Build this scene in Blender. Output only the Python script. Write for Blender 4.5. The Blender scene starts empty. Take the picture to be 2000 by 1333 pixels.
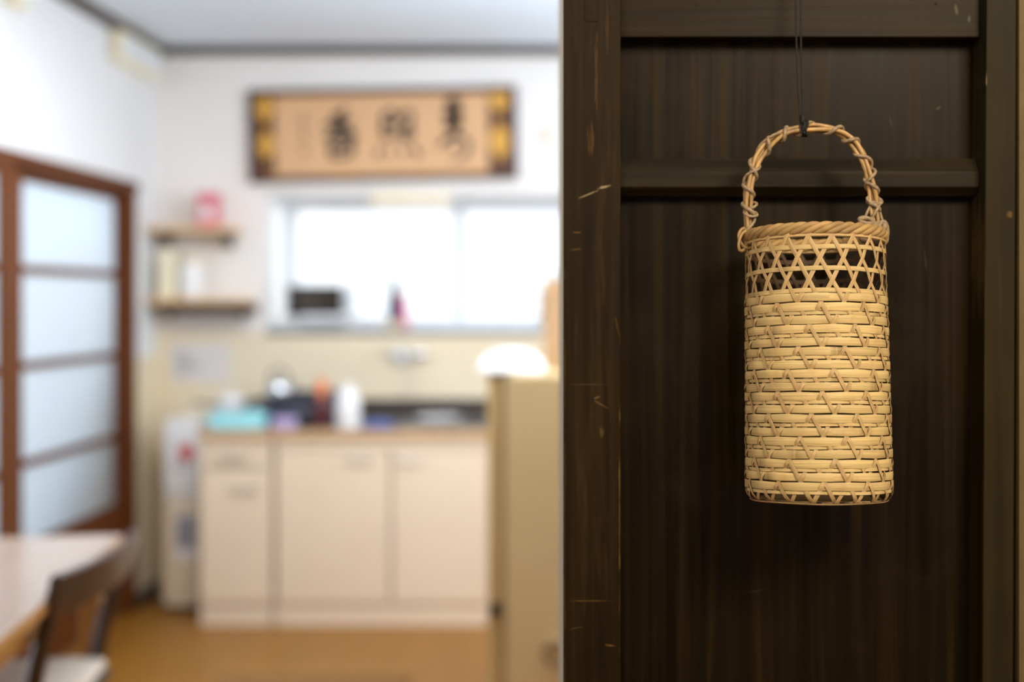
import bpy, bmesh, math, random
from mathutils import Vector, Matrix, noise as mnoise
random.seed(7)
S = bpy.context.scene
COL = S.collection
PI = math.pi

# ------------------------------------------------------------------ camera, world, lights, exposure
EYE = 1.31; F = 2500.0; VX, VY = 1130.0, 585.0
cd = bpy.data.cameras.new('camera'); cam = bpy.data.objects.new('camera', cd); COL.objects.link(cam)
cam.location = (0, 0, EYE); cam.rotation_euler = (PI/2, 0, 0)
cd.lens = 45; cd.sensor_width = 36; cd.shift_x = -0.065; cd.shift_y = -0.041
cd.clip_start = 0.05
cd.dof.use_dof = True; cd.dof.focus_distance = 1.205; cd.dof.aperture_fstop = 1.93
S.camera = cam
S.view_settings.view_transform = 'Standard'; S.view_settings.look = 'None'
S.view_settings.exposure = 0.0; S.view_settings.gamma = 1.0; S.view_settings.use_curve_mapping = False

world = bpy.data.worlds.new('overcast_sky'); S.world = world; world.use_nodes = True
bg = world.node_tree.nodes['Background']
bg.inputs[0].default_value = (0.86, 0.93, 1.0, 1); bg.inputs[1].default_value = 3.3

def area(name, loc, target, sx, sy, energy, color):
    l = bpy.data.lights.new(name, 'AREA'); l.shape = 'RECTANGLE'; l.size = sx; l.size_y = sy
    l.energy = energy; l.color = color
    o = bpy.data.objects.new(name, l); COL.objects.link(o); o.location = loc
    o.rotation_euler = (Vector(target) - Vector(loc)).to_track_quat('-Z', 'Y').to_euler()
    return o
area('kitchen_overhead_fill', (-0.75, 3.55, 2.335), (-0.75, 3.55, 0), 0.8, 0.8, 35, (0.97, 0.98, 1.0))  # unseen overhead light added to brighten the kitchen walls
area('kitchen_side_fill', (1.2, 3.95, 1.65), (-1.0, 5.3, 2.35), 1.2, 0.9, 44, (0.86, 0.92, 1.0))  # unseen cool fill added for the left and back walls; no window here
area('kitchen_ceiling_fill', (0.45, 3.5, 1.95), (0.20, 3.75, 2.95), 0.5, 0.5, 30, (0.68, 0.84, 1.0))  # unseen cool fill added to lift and cool the ceiling
area('hall_lamp_light', (0.68, -0.10, 2.10), (0.24, 1.3, 1.2), 0.5, 0.5, 23, (1.0, 0.86, 0.63))
area('hall_second_lamp_light', (-0.55, -0.25, 1.95), (0.24, 1.3, 1.15), 0.5, 0.5, 9, (1.0, 0.87, 0.65))
area('hall_top_fill', (0.28, 1.13, 2.30), (0.28, 1.15, 0), 0.5, 0.12, 0.8, (0.88, 0.92, 1.0))  # cool fill added over the door to catch rail tops; no roof opening
area('hall_window_light', (0.75, -2.1, 1.15), (0.2, 1.3, 1.2), 0.9, 0.9, 1.8, (0.34, 0.60, 1.0))

# ------------------------------------------------------------------ helpers
def lin(r, g, b):
    f = lambda c: (c/255/12.92) if c/255 <= 0.04045 else ((c/255+0.055)/1.055)**2.4
    return (f(r), f(g), f(b))
def P(px, py, d):
    return Vector(((px-VX)*d/F, d, EYE-(py-VY)*d/F))
def PX(px, d): return (px-VX)*d/F
def PZ(py, d): return EYE-(py-VY)*d/F

def nodes(m):
    m.use_nodes = True
    nt = m.node_tree
    return nt, nt.nodes['Principled BSDF']
def mat(name, c, rough=0.5, metal=0.0, var=0.06, scale=(6, 6, 6), bump=0.0, bscale=None, spec=0.5, coat=0.0, trans=0.0, detail=4):
    m = bpy.data.materials.new(name); nt, b = nodes(m)
    tc = nt.nodes.new('ShaderNodeTexCoord'); mp = nt.nodes.new('ShaderNodeMapping')
    mp.inputs['Scale'].default_value = scale
    nz = nt.nodes.new('ShaderNodeTexNoise'); nz.inputs['Scale'].default_value = 1.0; nz.inputs['Detail'].default_value = detail
    rp = nt.nodes.new('ShaderNodeValToRGB')
    rp.color_ramp.elements[0].position = 0.3; rp.color_ramp.elements[1].position = 0.7
    rp.color_ramp.elements[0].color = tuple(x*(1-var) for x in c) + (1,)
    rp.color_ramp.elements[1].color = tuple(min(1, x*(1+var)) for x in c) + (1,)
    L = nt.links.new
    L(tc.outputs['Object'], mp.inputs['Vector']); L(mp.outputs[0], nz.inputs['Vector'])
    L(nz.outputs['Fac'], rp.inputs['Fac']); L(rp.outputs['Color'], b.inputs['Base Color'])
    b.inputs['Roughness'].default_value = rough; b.inputs['Metallic'].default_value = metal
    b.inputs['Specular IOR Level'].default_value = spec
    b.inputs['Coat Weight'].default_value = coat
    b.inputs['Transmission Weight'].default_value = trans
    if bump:
        bp = nt.nodes.new('ShaderNodeBump'); bp.inputs['Strength'].default_value = bump; bp.inputs['Distance'].default_value = 0.002
        L(nz.outputs['Fac'], bp.inputs['Height']); L(bp.outputs[0], b.inputs['Normal'])
    return m

class MB:
    def __init__(s): s.v = []; s.f = []; s.uv = None; s.mi = []
    def add(s, vs, fs):
        n = len(s.v); s.v += [tuple(v) for v in vs]; s.f += [tuple(i+n for i in f) for f in fs]; return s
    def box(s, x0, x1, y0, y1, z0, z1, ch=0.0):
        x0, x1 = min(x0, x1), max(x0, x1); y0, y1 = min(y0, y1), max(y0, y1); z0, z1 = min(z0, z1), max(z0, z1)
        if not ch:
            return s.add([(x0,y0,z0),(x1,y0,z0),(x1,y1,z0),(x0,y1,z0),(x0,y0,z1),(x1,y0,z1),(x1,y1,z1),(x0,y1,z1)],
                  [(0,3,2,1),(4,5,6,7),(0,1,5,4),(1,2,6,5),(2,3,7,6),(3,0,4,7)])
        bm = bmesh.new(); bmesh.ops.create_cube(bm, size=1)
        for v in bm.verts:
            v.co = Vector(((x0+x1)/2+v.co.x*(x1-x0), (y0+y1)/2+v.co.y*(y1-y0), (z0+z1)/2+v.co.z*(z1-z0)))
        bmesh.ops.bevel(bm, geom=list(bm.edges), offset=ch, segments=2, affect='EDGES', profile=0.5)
        bm.verts.index_update()
        s.add([v.co for v in bm.verts], [[v.index for v in f.verts] for f in bm.faces]); bm.free(); return s
    def prism(s, prof, axis, a, b):
        """profile of 2-D points extruded along axis x, y or z from a to b"""
        n = len(prof)
        def q(p, t): return {'x': (t, p[0], p[1]), 'y': (p[0], t, p[1]), 'z': (p[0], p[1], t)}[axis]
        vs = [q(p, a) for p in prof] + [q(p, b) for p in prof]
        fs = [(i, (i+1) % n, n+(i+1) % n, n+i) for i in range(n)] + [tuple(range(n))[::-1], tuple(range(n, 2*n))]
        return s.add(vs, fs)
    def lathe(s, prof, c=(0, 0, 0), n=24, axis='z'):
        vs = []; fs = []
        for r, z in prof:
            for k in range(n):
                a = 2*PI*k/n; x, y = r*math.cos(a), r*math.sin(a)
                q = {'z': (x, y, z), 'y': (x, z, y), 'x': (z, x, y)}[axis]
                vs.append((c[0]+q[0], c[1]+q[1], c[2]+q[2]))
        for i in range(len(prof)-1):
            for k in range(n):
                fs.append((i*n+k, i*n+(k+1) % n, (i+1)*n+(k+1) % n, (i+1)*n+k))
        fs.append(tuple(range(n))[::-1]); fs.append(tuple((len(prof)-1)*n+k for k in range(n)))
        return s.add(vs, fs)
    def tube(s, pts, r, n=8, closed=False):
        pts = [Vector(p) for p in pts]; m = len(pts)
        rs = r if isinstance(r, (list, tuple)) else [r]*m
        T = []
        for i in range(m):
            a = pts[(i-1) % m] if closed or i > 0 else pts[i]
            b = pts[(i+1) % m] if closed or i < m-1 else pts[i]
            T.append((b-a).normalized())
        up = Vector((0, 0, 1)) if abs(T[0].z) < 0.9 else Vector((1, 0, 0))
        N = (up - T[0]*up.dot(T[0])).normalized(); vs = []; fs = []
        for i in range(m):
            N = (N - T[i]*N.dot(T[i])).normalized(); B = T[i].cross(N)
            for k in range(n):
                a = 2*PI*k/n; vs.append(pts[i] + (N*math.cos(a)+B*math.sin(a))*rs[i])
        for i in range(m if closed else m-1):
            j = (i+1) % m
            for k in range(n): fs.append((i*n+k, i*n+(k+1) % n, j*n+(k+1) % n, j*n+k))
        if not closed:
            fs.append(tuple(range(n))[::-1]); fs.append(tuple((m-1)*n+k for k in range(n)))
        return s.add(vs, fs)
    def ribbon(s, C, Nn, w, t, closed=False, ws=None):
        """flat strip with a slightly domed face; C centres, Nn outward normals; keeps a UV (metres along, across)"""
        m = len(C); prof = [(-.5, -.5), (-.5, .2), (-.43, .5), (.43, .5), (.5, .2), (.5, -.5)]; k = len(prof)
        vs = []; fs = []; uvs = []; L = [0.0]
        for i in range(1, m+1): L.append(L[-1] + (C[i % m]-C[i-1]).length)
        for i in range(m):
            a = C[(i-1) % m] if closed or i > 0 else C[i]
            b = C[(i+1) % m] if closed or i < m-1 else C[i]
            T = (b-a).normalized(); N = (Nn[i]-T*Nn[i].dot(T)).normalized(); W = T.cross(N)
            wi = w*(ws[i] if ws else 1)
            for (pu, pv) in prof: vs.append(C[i] + W*(pu*wi) + N*(pv*t))
        for i in range(m if closed else m-1):
            j = (i+1) % m
            for q in range(k):
                q2 = (q+1) % k
                fs.append((i*k+q, j*k+q, j*k+q2, i*k+q2)); e = [prof[q][0]*w, prof[q2][0]*w]; s.mi.append(1 if q in (0, 4, 5) else 0)
                uvs.append([(L[i], e[0]), (L[i+1], e[0]), (L[i+1], e[1]), (L[i], e[1])])
        if not closed:
            s.mi += [1, 1]; fs.append(tuple(range(k))); uvs.append([(L[0], prof[q][0]*w) for q in range(k)])
            fs.append(tuple((m-1)*k+q for q in range(k))[::-1]); uvs.append([(L[m-1], prof[k-1-q][0]*w) for q in range(k)])
        if s.uv is None: s.uv = []
        s.uv += uvs
        return s.add(vs, fs)
    def build(s, name, material, parent=None, smooth=False, angle=40, bevel=0):
        me = bpy.data.meshes.new(name); me.from_pydata(s.v, [], s.f)
        if s.uv:
            ul = me.uv_layers.new(name='UVMap'); li = 0
            for fu in s.uv:
                for u in fu: ul.data[li].uv = u; li += 1
        bm = bmesh.new(); bm.from_mesh(me); bmesh.ops.recalc_face_normals(bm, faces=bm.faces); bm.to_mesh(me); bm.free()
        if smooth:
            me.polygons.foreach_set('use_smooth', [True]*len(me.polygons)); me.set_sharp_from_angle(angle=math.radians(angle))
        me.materials.append(material)
        if s.mi: me.materials.append(M['bamboo_cut_shade']); me.polygons.foreach_set('material_index', s.mi)
        me.update()
        o = bpy.data.objects.new(name, me); COL.objects.link(o)
        if parent: o.parent = parent
        if bevel:
            b = o.modifiers.new('bevel', 'BEVEL'); b.width = bevel; b.segments = 2; b.limit_method = 'ANGLE'
        return o

def thing(name, label=None, cat=None, loc=(0, 0, 0), rot=(0, 0, 0), group=None):
    o = bpy.data.objects.new(name, None); COL.objects.link(o); o.location = loc; o.rotation_euler = rot
    o.empty_display_size = 0.05
    tag(o, label, cat, group); return o
def tag(o, label=None, cat=None, group=None, kind=None):
    if label: o['label'] = label
    if cat: o['category'] = cat
    if group: o['group'] = group
    if kind: o['kind'] = kind
    return o
def struct(o, label=None):
    o['kind'] = 'structure'
    if label: o['label'] = label
    return o

# ------------------------------------------------------------------ materials
M = {}
M['plaster'] = mat('white_wallpaper', lin(240, 235, 230), 0.9, var=0.02, scale=(3, 3, 3))
M['plaster_left'] = mat('cool_white_panel', lin(232, 233, 234), 0.75, var=0.015, scale=(2, 2, 2))
M['ceiling'] = mat('ceiling_board', lin(232, 243, 255), 0.9, var=0.015, scale=(2, 2, 2))
M['gold_plaster'] = mat('ochre_plaster', lin(94, 78, 43), 0.75, var=0.12, scale=(30, 30, 30), bump=0.4)
M['moulding'] = mat('dark_moulding', lin(74, 66, 58), 0.5, var=0.1, scale=(20, 20, 20))
M['floor'] = mat('honey_wood_floor', lin(148, 98, 30), 0.4, var=0.08, scale=(14, 1.2, 1))
M['door_brown'] = mat('red_brown_wood', lin(100, 54, 22), 0.5, var=0.16, scale=(25, 25, 2), spec=0.2)
M['cream'] = mat('cream_enamel', lin(232, 216, 186), 0.35, var=0.02)
M['laminate'] = mat('ivory_laminate', lin(236, 215, 188), 0.4, var=0.02, scale=(4, 4, 4))
M['white'] = mat('white_plastic', lin(238, 237, 236), 0.35, var=0.02)
M['paper'] = mat('white_paper', lin(236, 234, 234), 0.8, var=0.02)
M['red'] = mat('red_print', lin(206, 62, 62), 0.6, var=0.08)
M['pink'] = mat('rose_pink_card', lin(222, 118, 130), 0.6, var=0.08)
M['grayprint'] = mat('grey_print', lin(150, 150, 156), 0.7, var=0.15, scale=(60, 60, 60))
M['tan_wood'] = mat('tan_shelf_wood', lin(230, 190, 138), 0.5, var=0.12, scale=(2, 30, 30))
M['steel'] = mat('brushed_steel', lin(190, 190, 192), 0.32, metal=1.0, var=0.06, scale=(2, 60, 60))
M['darksteel'] = mat('dark_steel', lin(96, 90, 86), 0.4, metal=1.0, var=0.1)
M['chrome'] = mat('chrome', lin(225, 228, 232), 0.08, metal=1.0, var=0.01)
M['black'] = mat('black_plastic', lin(22, 22, 24), 0.35, var=0.1)
M['slate'] = mat('slate_enamel', lin(62, 66, 84), 0.35, var=0.12)
M['darkglass'] = mat('dark_glass', lin(52, 42, 30), 0.06, var=0.1)
M['alu'] = mat('white_aluminium', lin(226, 230, 234), 0.35, var=0.02)
M['fridge'] = mat('beige_enamel', lin(204, 178, 130), 0.34, var=0.02)
M['fridge_door'] = mat('olive_beige_enamel', lin(190, 160, 108), 0.35, var=0.02)
M['card'] = mat('cardboard', lin(172, 138, 100), 0.8, var=0.05, scale=(8, 8, 60))
M['teal'] = mat('teal_plastic', lin(158, 226, 232), 0.18, var=0.03)
M['lavender'] = mat('lavender_cloth', lin(186, 168, 206), 0.85, var=0.08, scale=(40, 40, 40))
M['orange'] = mat('orange_plastic', lin(232, 124, 60), 0.35, var=0.04)
M['maroon'] = mat('dark_red_bottle', lin(84, 28, 34), 0.2, var=0.1)
M['navy'] = mat('navy_bottle_glass', lin(26, 28, 48), 0.12, var=0.1)
M['blue'] = mat('blue_cloth', lin(82, 104, 168), 0.8, var=0.1, scale=(40, 40, 40))
M['hotpink'] = mat('pink_bottle', lin(246, 110, 150), 0.35, var=0.05)
M['yellow'] = mat('pale_yellow_bag', lin(246, 238, 208), 0.55, var=0.06)
M['table'] = mat('pale_table_wood', lin(176, 156, 142), 0.2, var=0.06, scale=(20, 2, 2))
M['table_edge'] = mat('honey_edge_wood', lin(176, 122, 56), 0.4, var=0.1, scale=(20, 20, 2))
M['chair'] = mat('dark_chair_wood', lin(60, 40, 28), 0.3, var=0.15, scale=(20, 20, 3))
M['seat'] = mat('grey_beige_seat', lin(198, 186, 170), 0.7, var=0.05)
M['mat'] = mat('brown_grey_mat', lin(134, 96, 48), 0.95, var=0.08, scale=(80, 80, 80))
M['gold'] = mat('gold_brocade', lin(216, 160, 60), 0.55, var=0.12, scale=(60, 60, 60))
M['brocade'] = mat('brown_brocade', lin(92, 54, 36), 0.7, var=0.25, scale=(70, 70, 70))
M['frame'] = mat('dark_frame_wood', lin(74, 40, 30), 0.4, var=0.15, scale=(3, 30, 30))
M['silk'] = mat('tan_paper', lin(218, 172, 128), 0.8, var=0.03, scale=(4, 4, 4))
M['ink'] = mat('black_ink', lin(36, 34, 32), 0.7, var=0.1)
M['palink'] = mat('pale_ink', lin(160, 122, 92), 0.8, var=0.1)
M['cord'] = mat('black_cord', lin(11, 10, 8), 0.7, var=0.2, scale=(900, 900, 900), bump=0.5)
M['hole'] = mat('nail_hole', (0.002, 0.0015, 0.001), 0.9, var=0.1)
M['nail'] = mat('rusty_nail', lin(70, 50, 36), 0.5, metal=0.8, var=0.2)

def frosted(name, c):
    m = bpy.data.materials.new(name); nt, b = nodes(m); L = nt.links.new
    out = [n for n in nt.nodes if n.type == 'OUTPUT_MATERIAL'][0]
    tr = nt.nodes.new('ShaderNodeBsdfTranslucent'); tr.inputs[0].default_value = c + (1,)
    nz = nt.nodes.new('ShaderNodeTexNoise'); nz.inputs['Scale'].default_value = 60
    mr = nt.nodes.new('ShaderNodeMapRange'); mr.inputs[3].default_value = 0.45; mr.inputs[4].default_value = 0.6
    b.inputs['Base Color'].default_value = c + (1,); b.inputs['Transmission Weight'].default_value = 1; b.inputs['IOR'].default_value = 1.15
    L(nz.outputs['Fac'], mr.inputs[0]); L(mr.outputs[0], b.inputs['Roughness'])
    mx = nt.nodes.new('ShaderNodeMixShader'); mx.inputs[0].default_value = 0.55
    L(b.outputs[0], mx.inputs[1]); L(tr.outputs[0], mx.inputs[2]); L(mx.outputs[0], out.inputs[0])
    return m
M['frosted'] = frosted('frosted_glass', (0.56, 0.62, 0.67))
M['pane'] = frosted('patterned_window_glass', (0.64, 0.63, 0.62))

def old_wood(name, grain, dark, mid, light, wear=None, marks=(), rough=0.42, wearcol=(0.075, 0.038, 0.013)):
    """lacquered old timber; grain = mapping scale; marks = (x, z, half length, half width, angle, strength, colour) scratches in metres"""
    m = bpy.data.materials.new(name); nt, b = nodes(m); L = nt.links.new; N = nt.nodes.new
    tc = N('ShaderNodeTexCoord'); mp = N('ShaderNodeMapping'); mp.inputs['Scale'].default_value = grain
    L(tc.outputs['Object'], mp.inputs[0])
    nz = N('ShaderNodeTexNoise'); nz.inputs['Scale'].default_value = 1; nz.inputs['Detail'].default_value = 5; nz.inputs['Distortion'].default_value = 0.4
    L(mp.outputs[0], nz.inputs['Vector'])
    rp = N('ShaderNodeValToRGB'); e = rp.color_ramp.elements
    e[0].position = 0.3; e[0].color = dark + (1,); e[1].position = 0.75; e[1].color = light + (1,)
    k = e.new(0.52); k.color = mid + (1,)
    L(nz.outputs['Fac'], rp.inputs['Fac'])
    big = N('ShaderNodeTexNoise'); big.inputs['Scale'].default_value = 7; big.inputs['Detail'].default_value = 2
    L(tc.outputs['Object'], big.inputs['Vector'])
    mm = N('ShaderNodeMix'); mm.data_type = 'RGBA'; mm.blend_type = 'MULTIPLY'; mm.inputs[0].default_value = 0.5
    gr = N('ShaderNodeValToRGB'); gr.color_ramp.elements[0].position = .35; gr.color_ramp.elements[0].color = (.55, .55, .6, 1); gr.color_ramp.elements[1].position = .65
    L(big.outputs['Fac'], gr.inputs[0]); L(rp.outputs[0], mm.inputs[6]); L(gr.outputs[0], mm.inputs[7])
    b.inputs['Specular IOR Level'].default_value = 0.10
    colour = mm.outputs[2]
    def over(fac, c):
        nonlocal colour
        x = N('ShaderNodeMix'); x.data_type = 'RGBA'; L(fac, x.inputs[0]); L(colour, x.inputs[6]); x.inputs[7].default_value = c + (1,)
        colour = x.outputs[2]
    if wear:
        mw = N('ShaderNodeMapping'); mw.inputs['Scale'].default_value = wear; L(tc.outputs['Object'], mw.inputs[0])
        nw = N('ShaderNodeTexNoise'); nw.inputs['Scale'].default_value = 1; nw.inputs['Detail'].default_value = 6; nw.inputs['Roughness'].default_value = 0.65
        L(mw.outputs[0], nw.inputs['Vector'])
        r2 = N('ShaderNodeMapRange'); r2.inputs[1].default_value = 0.53; r2.inputs[2].default_value = 0.74; r2.inputs[4].default_value = 0.75; L(nw.outputs['Fac'], r2.inputs[0])
        over(r2.outputs[0], wearcol)
    fn = N('ShaderNodeTexNoise'); fn.inputs['Scale'].default_value = 260; fn.inputs['Detail'].default_value = 3; L(tc.outputs['Object'], fn.inputs['Vector'])
    sm = N('ShaderNodeMapping'); sm.inputs['Scale'].default_value = (330, 330, 28); L(tc.outputs['Object'], sm.inputs[0])
    sn = N('ShaderNodeTexNoise'); sn.inputs['Scale'].default_value = 1; sn.inputs['Detail'].default_value = 5; sn.inputs['Roughness'].default_value = .7; L(sm.outputs[0], sn.inputs['Vector'])
    sx_ = N('ShaderNodeMapRange'); sx_.inputs[1].default_value = .3; sx_.inputs[2].default_value = .7; sx_.inputs[3].default_value = -.3; sx_.inputs[4].default_value = 1.5; L(sn.outputs['Fac'], sx_.inputs[0])
    class _O: outputs = {'Fac': sx_.outputs[0]}
    sn = _O
    for (x, z, a, w, ang, stg, c) in marks:
        q = N('ShaderNodeMapping'); q.vector_type = 'TEXTURE'; q.inputs[1].default_value = (x, 0, z); q.inputs[2].default_value = (0, -ang, 0)
        q.inputs[3].default_value = (a, 1000, w); L(tc.outputs['Object'], q.inputs[0])
        ln = N('ShaderNodeVectorMath'); ln.operation = 'LENGTH'; L(q.outputs[0], ln.inputs[0])
        ad = N('ShaderNodeMath'); ad.operation = 'ADD'; L(ln.outputs['Value'], ad.inputs[0]); L((sn if w > .008 else fn).outputs['Fac'], ad.inputs[1])
        r3 = N('ShaderNodeMapRange'); r3.inputs[1].default_value = 1.45; r3.inputs[2].default_value = 0.9; r3.inputs[3].default_value = 0; r3.inputs[4].default_value = stg
        L(ad.outputs[0], r3.inputs[0]); over(r3.outputs[0], c)
    L(colour, b.inputs['Base Color'])
    rr = N('ShaderNodeMapRange'); rr.inputs[3].default_value = rough-0.08; rr.inputs[4].default_value = rough+0.14; L(nz.outputs['Fac'], rr.inputs[0]); L(rr.outputs[0], b.inputs['Roughness'])
    bp = N('ShaderNodeBump'); bp.inputs['Strength'].default_value = 0.35; bp.inputs['Distance'].default_value = 0.0012
    L(nz.outputs['Fac'], bp.inputs['Height']); L(bp.outputs[0], b.inputs['Normal'])
    return m

def bamboo(name, base, dark, node=True, streak=(14, 900)):
    m = bpy.data.materials.new(name); nt, b = nodes(m); L = nt.links.new; N = nt.nodes.new
    uv = N('ShaderNodeUVMap'); mp = N('ShaderNodeMapping'); mp.inputs['Scale'].default_value = (streak[0], streak[1], 1); L(uv.outputs[0], mp.inputs[0])
    oi = N('ShaderNodeObjectInfo')
    cx = N('ShaderNodeCombineXYZ'); mu = N('ShaderNodeMath'); mu.operation = 'MULTIPLY'; mu.inputs[1].default_value = 37.0
    L(oi.outputs['Random'], mu.inputs[0]); L(mu.outputs[0], cx.inputs[0]); L(mu.outputs[0], cx.inputs[2]); L(cx.outputs[0], mp.inputs['Location'])
    nz = N('ShaderNodeTexNoise'); nz.inputs['Scale'].default_value = 1; nz.inputs['Detail'].default_value = 4; L(mp.outputs[0], nz.inputs['Vector'])
    rp = N('ShaderNodeValToRGB'); e = rp.color_ramp.elements; e[0].position = .32; e[0].color = tuple(x*.78 for x in base) + (1,); e[1].position = .66; e[1].color = tuple(x*1.1 for x in base) + (1,)
    L(nz.outputs['Fac'], rp.inputs[0])
    lo = N('ShaderNodeTexNoise'); lo.inputs['Scale'].default_value = 55; lo.inputs['Detail'].default_value = 2
    tc = N('ShaderNodeTexCoord'); L(tc.outputs['Object'], lo.inputs['Vector'])
    mr = N('ShaderNodeMapRange'); mr.inputs[1].default_value = .55; mr.inputs[2].default_value = .8; mr.inputs[4].default_value = .55; L(lo.outputs['Fac'], mr.inputs[0])
    x = N('ShaderNodeMix'); x.data_type = 'RGBA'; L(mr.outputs[0], x.inputs[0]); L(rp.outputs[0], x.inputs[6]); x.inputs[7].default_value = dark + (1,)
    colour = x.outputs[2]
    if node:   # brown joint rings of the bamboo, about one in 26 cm of strip
        sp = N('ShaderNodeSeparateXYZ'); L(uv.outputs[0], sp.inputs[0])
        a1 = N('ShaderNodeMath'); a1.operation = 'DIVIDE'; a1.inputs[1].default_value = 0.26; L(sp.outputs[0], a1.inputs[0])
        a2 = N('ShaderNodeMath'); a2.operation = 'ADD'; L(a1.outputs[0], a2.inputs[0]); L(mu.outputs[0], a2.inputs[1])
        fr = N('ShaderNodeMath'); fr.operation = 'FRACT'; L(a2.outputs[0], fr.inputs[0])
        r2 = N('ShaderNodeValToRGB'); q = r2.color_ramp.elements; q[0].position = 0; q[0].color = (0, 0, 0, 1); q[1].position = 0.46; q[1].color = (0, 0, 0, 1)
        for p_, v_ in ((.484, .45), (.488, .1), (.494, .6), (.52, .25), (.54, 0)):
            z = q.new(p_); z.color = (v_, v_, v_, 1)
        L(fr.outputs[0], r2.inputs[0])
        y = N('ShaderNodeMix'); y.data_type = 'RGBA'; L(r2.outputs[0], y.inputs[0]); L(colour, y.inputs[6]); y.inputs[7].default_value = tuple(c*.45 for c in dark) + (1,)
        colour = y.outputs[2]
    hs = N('ShaderNodeHueSaturation'); L(colour, hs.inputs['Color'])
    vr = N('ShaderNodeMapRange'); vr.inputs[3].default_value = .88; vr.inputs[4].default_value = 1.1; L(oi.outputs['Random'], vr.inputs[0]); L(vr.outputs[0], hs.inputs['Value'])
    L(hs.outputs[0], b.inputs['Base Color']); b.inputs['Roughness'].default_value = 0.5; b.inputs['Specular IOR Level'].default_value = 0.35
    bp = N('ShaderNodeBump'); bp.inputs['Strength'].default_value = 0.15; bp.inputs['Distance'].default_value = 0.0004; L(nz.outputs['Fac'], bp.inputs['Height']); L(bp.outputs[0], b.inputs['Normal'])
    return m
M['bamboo'] = bamboo('split_bamboo', (0.64, 0.455, 0.20), (0.44, 0.26, 0.095))
M['bamboo_edge'] = bamboo('split_bamboo_inner_face', (0.52, 0.34, 0.15), (0.36, 0.20, 0.075), node=False)
M['bamboo_rim'] = bamboo('rim_bamboo', (0.44, 0.27, 0.105), (0.20, 0.105, 0.04), node=False, streak=(20, 500))
M['bamboo_cut_shade'] = mat('bamboo_cut_edge_shade', (0.07, 0.035, 0.012), 0.7, var=0.3, scale=(200, 200, 200))  # brown cut edge, darkened past its own tone to paint shade in the gaps
M['cane'] = mat('rattan_cane', (0.40, 0.235, 0.085), 0.4, var=0.4, scale=(120, 120, 45), bump=0.3)
M['vine'] = mat('wrapping_vine', (0.30, 0.21, 0.12), 0.6, var=0.4, scale=(260, 260, 260), bump=0.5)

# ------------------------------------------------------------------ the setting
XL, YB, ZC = -1.87, 5.67, 2.428
XR, YF = 1.25, -2.3
struct(MB().box(XL-1.6, XR+.12, YF-.12, YB+.12, -0.06, 0).build('floor', M['floor']), 'honey brown wooden floor of the kitchen')
struct(MB().box(XL-.12, XR+.12, YF-.12, YB+.12, ZC, ZC+.06).build('ceiling', M['ceiling']), 'white ceiling over the kitchen')
DY0, DY1, DZ = 2.55, 5.385, 1.80
w = MB(); w.box(XL-.12, XL, YF-.12, DY0, 0, ZC); w.box(XL-.12, XL, DY1, YB+.12, 0, ZC)
for a, b in ((DY0, 4.232), (4.237, DY1)): w.box(XL-.12, XL, a, b, DZ, ZC)
struct(w.build('wall_left', M['plaster_left']), 'white left wall above and beside the sliding door')
BX0, BX1, BZ0, BZ1 = PX(519, YB), 0.16, PZ(646, YB), PZ(379, YB)
w = MB(); w.box(XL, BX0, YB, YB+.12, 0, ZC); w.box(BX1, XR, YB, YB+.12, 0, ZC)
w.box(BX0, BX1, YB, YB+.12, 0, BZ0); w.box(BX0, BX1, YB, YB+.12, BZ1, ZC)
struct(w.build('wall_back', M['plaster']), 'white back wall around the bay window')
struct(MB().box(XR, XR+.12, YF-.12, YB+.12, 0, ZC).build('wall_right', M['plaster']))
struct(MB().box(XL, XR, YF-.12, YF, 0, ZC).build('wall_front', M['plaster']))
struct(MB().box(PX(1988, 1.30), XR, 1.296, 1.42, 0, ZC).build('wall_partition', M['gold_plaster']), 'ochre plaster wall at the right edge beside the dark door')
struct(MB().prism([(YB, ZC), (YB-.035, ZC), (YB-.035, ZC-.022), (YB-.022, ZC-.04), (YB, ZC-.04)], 'x', XL+.036, XR).build('trim_1', M['moulding']), 'dark ceiling moulding along the back wall')
struct(MB().prism([(XL, ZC), (XL+.035, ZC), (XL+.035, ZC-.022), (XL+.022, ZC-.04), (XL, ZC-.04)], 'y', YF, YB).build('trim_2', M['moulding']), 'dark ceiling moulding along the left wall')
struct(MB().box(PX(1092, 1.62), PX(1110, 1.62), 1.60, 1.64, 0, ZC).build('trim_3', M['white']), 'thin white jamb strip beside the dark door edge')
struct(MB().box(XL, XL+.015, DY1, YB, 0, .07).build('baseboard_left', M['moulding']), 'dark skirting board in the kitchen corner')
struct(MB().box(XL, XR, YB-.012, YB, .0, BZ0-.004).build('trim_4', M['cream']), 'cream splashback panel below the bay window')

struct(MB().box(XL, XL+.006, DY1+.012, YB-.013, .07, 1.06).build('trim_5', M['cream']), 'cream lower wall panel in the corner beside the sliding door')
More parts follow.
